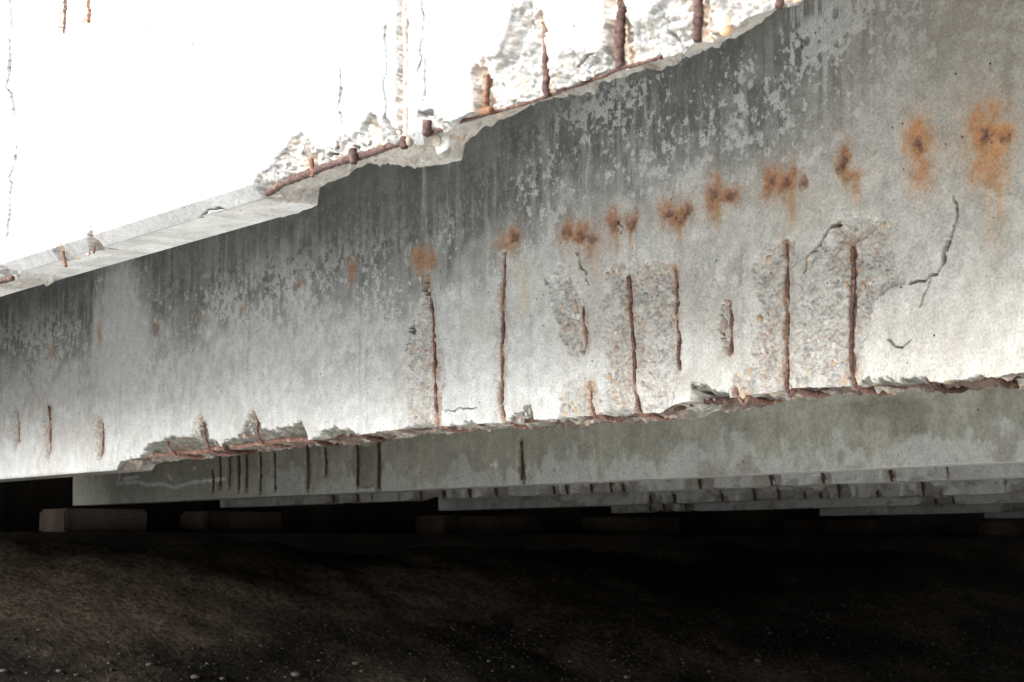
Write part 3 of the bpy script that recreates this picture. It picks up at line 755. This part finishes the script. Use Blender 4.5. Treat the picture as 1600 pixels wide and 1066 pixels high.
    fresh = np.array([.145, .143, .122]) * (1 + .4 * fbm(uu * 60, zz * 60, 4, 265))[:, None]
    fresh = mix(fresh, ac * .75, (ag > .3) * (bid > .6) * .5)
    fresh = mix(fresh, np.array([.10, .06, .04]), sstep(.0, .5, fbm(uu * 18, zz * 18, 3, 267)) * sstep(.018, .05, below) * .7)
    mort = mort + (fresh - mort) * (bq * (1 - .6 * np.clip(m, 0, 1)))[:, None]
    band = sstep(pxu(845, P), pxu(900, P), uu) * sstep(pxu(1430, P), pxu(1380, P), uu) * sstep(.34, .26, zz + .05 * rn) * sstep(-.5, .3, fbm(uu * 9, zz * 9, 3, 266))
    cc = col[loc]
    cc = mix(cc, ac3 * 1.1, band * (ag3 > .3) * (bid3 > .7) * .55)
    cc = mix(cc, ac2 * 1.1, band * (ag2 > .3) * (bid2 > .7) * .4)
    cc = mix(cc, np.array([.47, .46, .435]), band * .45)
    d[loc] += band * (.0012 + .0012 * rn - .0008 * ag3 * (bid3 > .6)) * (1 - m2)
    col[loc] = cc + (mort - cc) * np.clip(m2, 0, 1)[:, None]
    for pts, wpx in CRACKS2:
        hp = hits(pts, P); hp[:, 1] -= Z2
        wm = wpx / FPX * 4.6 * .27
        fs = math.sin(YAW + math.atan((pts[0][0] - 800) / FPX))
        k = near(u, z, hp, .05)
        dist, par = seg_dist(fs * u[k] + .007 * fbm(u[k] * 45, z[k] * 45, 4, 271), z[k] + .006 * fbm(u[k] * 45, z[k] * 45, 4, 273), hp * np.array([fs, 1]))
        wv = wm * .8 * (.2 + .9 * np.sin(np.pi * np.clip(par * .9 + .05, 0, 1))) * np.clip(1 + .9 * fbm(u[k] * 40, z[k] * 40, 3, 275), .3, 2)
        g = 1 - sstep(wv * .6, wv * 1.3 + .0012, dist)
        d[k] += .045 * g
        col[k] = mix(col[k], np.array([.03, .026, .022]), (1 - sstep(wv * .8, wv * 1.5 + .0014, dist)) * .93)  # inner shade painted over the crack and its walls
    for pts, wf, _ in STIR2:
        hp = hits(pts, P); hp[:, 1] -= Z2
        k = near(u, z, hp, .04)
        dist, _p = seg_dist(u[k], z[k], hp)
        wv = .0052 * wf + .004 * fbm(u[k] * 60, z[k] * 60, 4, 281)
        g = 1 - sstep(wv, wv + .004, dist)
        open_ = np.clip(.62 + 1.1 * fbm(z[k] * 26 + u[k] * 3, u[k] * 4, 3, 287), .12, 1.15)
        d[k] += g * .013 * open_
        col[k] = mix(col[k], np.array([.27, .17, .12]), g * .75)
        col[k] = mix(col[k], np.array([.40, .24, .14]), np.exp(-(dist / .02) ** 2) * sstep(-.2, .4, fbm(u[k] * 60, z[k] * 30, 4, 283)) * .65)
    return d, col
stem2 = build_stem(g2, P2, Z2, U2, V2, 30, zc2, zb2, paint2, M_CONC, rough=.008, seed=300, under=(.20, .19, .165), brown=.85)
lip = lambda x: np.interp(x, U2, zc2) + Z2
lipb = lambda x: np.interp(x, U2, zb2) + Z2
def loop_tail(x, z):
    """bend of a stirrup under the stem, from the front face to the back"""
    s = lip(x) - .002
    return [(x + .004, P2 + .014, s + .004), (x + .006, P2 + .03, s - .006), (x + .008, P2 + .065, s - .009), (x + .008, P2 + .10, s - .004), (x + .008, P2 + .122, s + .012)]
for i, (pts, wf, rnd) in enumerate(STIR2):
    h = hits(pts, P2)
    path = [(a, P2 + .0080, b) for a, b in h]
    if rnd: path += loop_tail(path[-1][0], path[-1][2])
    tube('stirrup_bar', path, .0041 * min(wf, 1.05), M_RUST, g2, seed=100 + i, step=.0022, wob=.0040, swell=1.55 if rnd else None)
for i, px in enumerate(LOOPS2):
    x = pxu(px, P2)
    z = lip(x)
    tube('stirrup_bar', [(x, P2 + .016, z + .03), (x + .002, P2 + .012, z + .01)] + loop_tail(x, z), .0075, M_RUST_DK, g2, seed=140 + i, step=.0022)
for i, (a, b) in enumerate(((215, 482), (482, 700), (700, 1010), (1010, 1340), (1340, 1640))):
    xs_ = np.linspace(pxu(a, P2), pxu(b, P2), 14)
    path = [(x, P2 + (.024 if i == 0 else .034) + .006 * math.sin(j * 1.7 + i), lip(x) + .004 + .003 * math.sin(j * 2.3)) for j, x in enumerate(xs_)]
    tube('main_bar', path, .0068, (M_RUST, M_RUST_DK)[i > 0], g2, seed=160 + i, step=.0035, wob=.004)
# gravel stones that stand out of the spalls
named = [(904, 494, .011, .015, 5), (962, 520, .009, .009, 5), (1130, 505, .012, .026, 6), (1340, 605, .008, .008, 1), (963, 545, .010, .012, 2), (888, 512, .013, .012, 6), (1024, 430, .009, .009, 6), (1300, 505, .009, .015, 0), (1303, 538, .010, .012, 5), (1260, 548, .010, .012, 4), (1186, 498, .009, .012, 3), (952, 590, .008, .012, 3), (966, 608, .009, .010, 5), (938, 627, .008, .009, 4), (660, 602, .010, .012, 6), (899, 640, .009, .012, 3),
         (886, 638, .010, .014, 0), (905, 612, .009, .010, 7), (1318, 570, .011, .011, 1), (1348, 448, .008, .009, 3), (1384, 352, .008, .008, 3), (1322, 355, .009, .016, 0), (1205, 430, .008, .008, 2), (1214, 462, .008, .008, 2), (1192, 545, .009, .011, 5), (1172, 580, .008, .012, 3), (1160, 615, .010, .013, 3), (1344, 515, .010, .012, 6)]
for px, py, rx, rz, ci in named:
    pebble(g2, stem2, px, py, P2, rx * .95, rz * .95, ci, rot=random.uniform(-.6, .6), sink=.3)
cnt = 0
while cnt < 130:
    pts, dd, st = random.choice([s for s in SPALL2 if s[2] > .75])
    p = np.array(pts); px = random.uniform(p[:, 0].min(), p[:, 0].max()); py = random.uniform(p[:, 1].min(), p[:, 1].max())
    if poly_sd(np.array([px]), np.array([py]), p.astype(float))[0] > -3: continue
    s = random.uniform(.004, .009)
    pebble(g2, stem2, px, py, P2, s * random.uniform(.8, 1.3), s * random.uniform(.8, 1.3), random.randrange(8), rot=random.uniform(-1.5, 1.5), sink=.35)
    cnt += 1

# ================================================================== GIRDERS FURTHER IN
FAR = [  # distance, resolution step, label
    (4.64, 'grey-green girder with chalk squiggle and dark stirrup grooves, just behind the rust-stained girder'),
    (5.60, 'grey girder showing as a notched strip right below the chalk-marked girder'),
    (7.20, 'dim girder strip with dark notches, third below the rust-stained girder'),
    (8.66, 'darker girder strip under the notched ones, fourth below the rust-stained girder'),
    (10.66, 'second lowest and nearly black girder strip at the right'),
    (12.5, 'lowest and darkest girder strip at the right edge')]
CHALK3 = [[(187, 736), (186, 748), (183, 756), (215, 753), (231, 758), (255, 756), (272, 762), (300, 754), (325, 751), (352, 748)], [(193, 749), (205, 747), (217, 745)], [(262, 742), (268, 749)]]
ST3 = [(330, 735, 768), (341, 700, 760), (356, 700, 758), (370, 695, 766), (382, 695, 763), (404, 690, 768), (427, 700, 766), (478, 690, 764), (506, 700, 740), (555, 680, 760), (588, 680, 762), (812, 690, 750)]
def far_girder(n, P, label):
    g = tag(empty('bridge_girder', (-6, P + W / 2, HLOW)), label, 'girder', 'concrete bridge girders')
    px0 = 60 if n == 0 else 250
    L = n * 31 + 500
    r = random.Random(n * 7 + 3)
    U = cols_for(P, px0, 1640, 1.6 if n == 0 else 2.2, .3, .3)
    V = np.unique(np.concatenate([np.arange(0, .30 if n == 0 else .14, .0032), np.arange(.3, 1.3, .1)]))
    # notches round stirrup feet where the cover has fallen off
    notch = np.zeros(len(U)); slots = []
    if n == 0:
        for px, y0, y1 in ST3:
            slots.append((hits([(px, y0), (px + 2, (y0 + y1) / 2), (px + 1, y1)], P) - np.array([0, HLOW]), r.uniform(.010, .024), .010))
        slots.append((hits([(813, 735), (814, 752)], P) - np.array([0, HLOW]), .022, .012))
    else:
        runs = {1: [(520, 780), (860, 980), (1085, 1090), (1195, 1200), (1275, 1290), (1380, 1400), (1470, 1485)], 2: [(1010, 1060), (1120, 1140), (1170, 1320), (1360, 1370), (1430, 1436), (1560, 1600)],
                3: [(1010, 1100), (1450, 1480)], 4: [(1570, 1600)], 5: []}[n]
        for a, b_ in runs:
            px = a
            while px <= b_:
                x = pxu(px, P)
                hgt = r.uniform(.03, .075)
                slots.append((np.array([(x, hgt), (x + .002, hgt * .5), (x + .004, 0)]), .007, .010))
                if r.random() < .85:
                    w_ = r.uniform(.03, .12)
                    notch += r.uniform(.012, .034) * np.exp(-(np.abs(U - x) / w_) ** 2.2)
                px += r.uniform(16, 42)
    zc = notch * np.clip(1 + .9 * fbm(U * 26, U * 0, 4, L), .2, 2); zb = zc * .8
    def paint(u, z):
        nb, nm, ns = fbm(u * 3, z * 4, 4, L + 1), fbm(u * 11, z * 11, 4, L + 2), fbm(u * 40, z * 5, 4, L + 3)
        base = np.array([.355, .35, .295]) if n == 0 else np.array([.42, .42, .405])
        col = np.tile(base[None], (u.size, 1)) * (1 + .14 * nb + .14 * nm + .07 * ns)[:, None]
        if n == 0:
            f = sstep(.10, .05, z + .075 * nm + .085 * fbm(u * 18, z * 8, 5, L + 5, .62) + .04 * nb)
            f = np.where(u > pxu(420, P), f, f * .4)
            col = mix(col, np.array([.50, .52, .50]), f * .75)
            k2 = sstep(.45, .7, fbm(u * 24, z * 16, 4, L + 7)) * sstep(pxu(900, P), pxu(1100, P), u)
            col = mix(col, np.array([.40, .41, .40]), k2 * .5)
            col = mix(col, np.array([.16, .13, .09]), sstep(.2, .7, fbm(u * 5, z * 6, 4, L + 9)) * .5 * sstep(pxu(900, P), pxu(1100, P), u))
        else:
            col = mix(col, np.array([.40, .41, .40]), sstep(.0, .5, nm) * .4)
            col = mix(col, np.array([.14, .12, .10]), sstep(.3, .7, fbm(u * 9, z * 14, 4, L + 9)) * .5)
        d = .002 * fbm(u * 6, z * 6, 3, L + 11)
        zz0 = np.interp(u, U, zc)
        fallen = sstep(.045, .03, z - zz0 + .022 * fbm(u * 22, z * 22, 4, L + 15)) * sstep(.003, .009, zz0)
        d += fallen * (.018 + .008 * nm)
        col = mix(col, np.array([.20, .185, .165]), fallen * .75)
        for pts, wd, dep in slots:
            k = near(u, z, pts, .05)
            dist, _ = seg_dist(u[k], z[k], pts)
            gq_ = 1 - sstep(wd, wd + .008, dist + .008 * fbm(u[k] * 30, z[k] * 30, 3, L + 13))
            d[k] += gq_ * dep
            col[k] = mix(col[k], np.array([.15, .12, .095]), gq_ * .7)
        if n == 0:
            pp = hits([(551, 690), (572, 700), (590, 680), (594, 764), (556, 762), (545, 720)], P) - np.array([0, HLOW])
            k = near(u, z, pp, .05); q = sstep(.006, -.006, poly_sd(u[k], z[k], pp) + .012 * fbm(u[k] * 30, z[k] * 30, 3, 5))
            d[k] += q * .008; col[k] = mix(col[k], np.array([.22, .19, .15]), q * .7)
            for pl in CHALK3:
                hp = hits(pl, P) - np.array([0, HLOW])
                k = near(u, z, hp, .02); dist, _ = seg_dist(u[k], z[k], hp)
                col[k] = mix(col[k], np.array([.75, .76, .75]), sstep(.012, .006, dist + .004 * fbm(u[k] * 50, z[k] * 50, 3, 7)) * .8)
            for px, py, rx, ry in ((774, 726, 3, 6), (768, 727, 2, 3), (304, 732, 3, 3)):
                a, b_, ex, ez = ell(px, py, rx, ry, P); b_ -= HLOW
                q = np.hypot((u - a) / ex, (z - b_) / ez); col[:] = mix(col, np.array([.7, .71, .71]), sstep(1.1, .7, q))
        return d, col
    build_stem(g, P, HLOW, U, V, 8, zc, zb, paint, M_FAR, rough=.003, seed=L)
    if n == 0:
        for i, (px, y0, y1) in enumerate(ST3):
            h = hits([(px, y0), (px + 2, (y0 + y1) / 2), (px + 1, y1)], P)
            tube('stirrup_bar', [(a, P + .008, b_) for a, b_ in h], .0046, M_RUST_DK, g, seed=200 + i, step=.004, sides=7)
    elif n < 4:
        for i, (pts, wd, dep) in enumerate(slots):
            tube('stirrup_bar', [(a, P + .012 + j * .004, b_ + HLOW) for j, (a, b_) in enumerate(pts)], .0062, M_RUST_DK, g, ribs=False, seed=260 + i, step=.008, sides=6)
    return g
for n, (P, lab) in enumerate(FAR):
    far_girder(n, P, lab)

# ================================================================== deck and abutment
def box_mesh(name, x0, x1, y0, y1, z0, z1, bev=.01, wob=0.0, seed=0):
    import bmesh
    bm = bmesh.new()
    bmesh.ops.create_cube(bm, size=1)
    for v_ in bm.verts:
        v_.co = Vector((x0 + (v_.co.x + .5) * (x1 - x0), y0 + (v_.co.y + .5) * (y1 - y0), z0 + (v_.co.z + .5) * (z1 - z0)))
    if bev: bmesh.ops.bevel(bm, geom=bm.edges[:], offset=bev, segments=2, affect='EDGES')
    if wob:
        r = random.Random(seed)
        for v_ in bm.verts: v_.co += Vector((r.uniform(-wob, wob), r.uniform(-wob, wob), r.uniform(-wob, wob)))
    me = bpy.data.meshes.new(name); bm.to_mesh(me); bm.free()
    return me
def plain_concrete(name, c0, c1, scale=2.0, streak=(1, 1, .35)):
    m, nt, b = new_mat(name)
    tc = nt.nodes.new('ShaderNodeTexCoord')
    mp = N(nt, 'ShaderNodeMapping'); mp.inputs['Scale'].default_value = streak
    nt.links.new(tc.outputs['Object'], mp.inputs[0])
    n1 = N(nt, 'ShaderNodeTexNoise', Scale=scale, Detail=8.0, Roughness=.65); nt.links.new(mp.outputs[0], n1.inputs['Vector'])
    n2 = N(nt, 'ShaderNodeTexNoise', Scale=60.0, Detail=5.0); nt.links.new(tc.outputs['Object'], n2.inputs['Vector'])
    c = mulcol(nt, ramp(nt, n1.outputs[0], [(.38, c0), (.66, c1)]), ramp(nt, n2.outputs[0], [(.3, (.7, .7, .7)), (.7, (1.15, 1.15, 1.15))]))
    nt.links.new(c, b.inputs['Base Color'])
    bp = N(nt, 'ShaderNodeBump', Strength=.3, Distance=.01); nt.links.new(n2.outputs[0], bp.inputs['Height']); nt.links.new(bp.outputs[0], b.inputs['Normal'])
    b.inputs['Specular IOR Level'].default_value = .1
    return m
M_DECK = plain_concrete('deck_concrete', (.2, .19, .17), (.34, .33, .3))
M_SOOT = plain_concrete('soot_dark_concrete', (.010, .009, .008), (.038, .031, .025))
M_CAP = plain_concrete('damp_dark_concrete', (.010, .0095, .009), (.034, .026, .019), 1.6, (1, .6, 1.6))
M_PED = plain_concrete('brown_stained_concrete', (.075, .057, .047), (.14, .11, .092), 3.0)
M_PED_SHADE = plain_concrete('shaded_brown_concrete', (.022, .017, .013), (.060, .045, .035), 3.0)  # farther pedestals: the deeper shade under the deck is put into the colour
tag(obj('deck_slab', box_mesh('deck_slab', -12.2, 20.2, 1.48, 17, DECK_Z + .002, DECK_Z + .27, .012), M_DECK),
    'flat concrete deck slab carried by the girders', 'deck slab')
SEAT = CAM_Z + .106
ab = tag(empty('abutment', (-11.2, 7, 1.0)), 'dark concrete abutment under the girder ends with brown bearing pedestals', 'abutment')
def ab_part(name, x0, x1, y0, y1, z0, z1, mat, bev=.012, wob=0.0, seed=0):
    a, b_, c_ = ab.location
    return obj(name, box_mesh(name, x0 - a, x1 - a, y0 - b_, y1 - b_, z0 - c_, z1 - c_, bev, wob, seed), mat, ab)
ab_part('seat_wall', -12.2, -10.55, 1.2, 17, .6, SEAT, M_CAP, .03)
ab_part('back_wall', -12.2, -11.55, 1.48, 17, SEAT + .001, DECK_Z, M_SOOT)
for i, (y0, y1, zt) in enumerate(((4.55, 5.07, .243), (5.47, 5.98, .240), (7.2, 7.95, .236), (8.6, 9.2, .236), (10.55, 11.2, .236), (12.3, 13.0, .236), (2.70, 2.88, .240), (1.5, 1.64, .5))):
    ab_part('bearing_pedestal', -11.38, -10.98, y0, y1, SEAT + .001, CAM_Z + zt, M_PED if i == 0 else M_PED_SHADE, .014, .004, i)

# ================================================================== gravel and stones on the slope
def slope_pt(x, y):
    return float(ground_h(np.array([x]), np.array([y]))[0])
deps = bpy.context.evaluated_depsgraph_get(); deps.update()
def drop(x, y):
    ok, loc, nrm, _ = ground.ray_cast(Vector((x, y, 5)), Vector((0, 0, -1)))
    return loc.z if ok else 0.0
base = [np.array([v_.co for v_ in rock_mesh('g', s, .2, 1).vertices]) for s in range(4)]
bf = [np.array([list(p.vertices) for p in rock_mesh('g', s, .2, 1).polygons]) for s in range(4)]
vv, ff, cc, n = [], [], [], 0
for i in range(9000):
    x = random.uniform(-10.3, -7.4); y = random.uniform(2.5, 13)
    if x < -9.35 and random.random() < .8: continue
    if fbm(np.array([x * 1.5]), np.array([y * .8]), 3, 77)[0] < -.25 - (x + 9.4) * .35: continue
    s = random.uniform(.003, .010) * (1.6 if random.random() < .05 else 1)
    k = i % 4
    th = random.uniform(0, 6.28); c_, s_ = math.cos(th), math.sin(th)
    p = base[k] * np.array([1, random.uniform(.7, 1), random.uniform(.5, .8)]) * s
    p = np.stack([p[:, 0] * c_ - p[:, 1] * s_, p[:, 0] * s_ + p[:, 1] * c_, p[:, 2]], -1) + np.array([x, y, drop(x, y) + s * .2])
    vv.append(p); ff.append(bf[k] + n); n += len(p)
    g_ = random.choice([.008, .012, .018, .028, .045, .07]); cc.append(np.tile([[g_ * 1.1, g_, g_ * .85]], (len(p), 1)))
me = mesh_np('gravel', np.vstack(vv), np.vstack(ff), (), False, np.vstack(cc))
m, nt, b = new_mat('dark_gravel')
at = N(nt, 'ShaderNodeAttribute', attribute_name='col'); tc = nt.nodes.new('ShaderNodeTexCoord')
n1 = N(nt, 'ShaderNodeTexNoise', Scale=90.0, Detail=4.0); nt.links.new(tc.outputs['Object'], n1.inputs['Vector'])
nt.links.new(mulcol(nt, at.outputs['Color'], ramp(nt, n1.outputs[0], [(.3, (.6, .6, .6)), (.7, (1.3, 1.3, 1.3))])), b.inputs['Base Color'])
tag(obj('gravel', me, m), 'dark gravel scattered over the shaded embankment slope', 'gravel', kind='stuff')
pale = stone_mat('pale_stone', (.075, .066, .052))
pm = [rock_mesh('stone', 60 + i, .2, 2, (1, .8, .5), True) for i in range(3)]
for q in pm: q.materials.append(pale)
def ground_hit(px, py):
    d = FW + RI * ((px - 800.0) / FPX) + UPV * ((533.0 - py) / FPX)
    o_ = Vector((0, 0, CAM_Z)) + Vector(d) * 7.0
    ok, loc, nrm, _ = ground.ray_cast(o_, Vector(d).normalized())
    return loc if ok else None
for i, (px, py, s) in enumerate(((92, 1050, .018), (234, 1040, .02), (170, 1037, .013), (305, 1060, .024), (348, 1062, .018), (462, 1056, .03), (120, 1056, .015), (187, 1023, .012), (556, 1038, .022), (566, 1050, .018), (498, 1033, .012), (980, 1060, .024), (1184, 1034, .022), (1108, 1050, .012), (60, 985, .01), (5, 1050, .02), (172, 977, .011), (764, 1034, .014))):
    lc = ground_hit(px, py)
    if lc is None: continue
    o = obj('stone', pm[i % 3], None, None, lc + Vector((0, 0, s * .25)))
    o.scale = (s, s, s); o.rotation_euler = (0, 0, i * 1.3)
    tag(o, 'small pale stone lying on the dark embankment', 'stone', 'pale stones on the embankment')
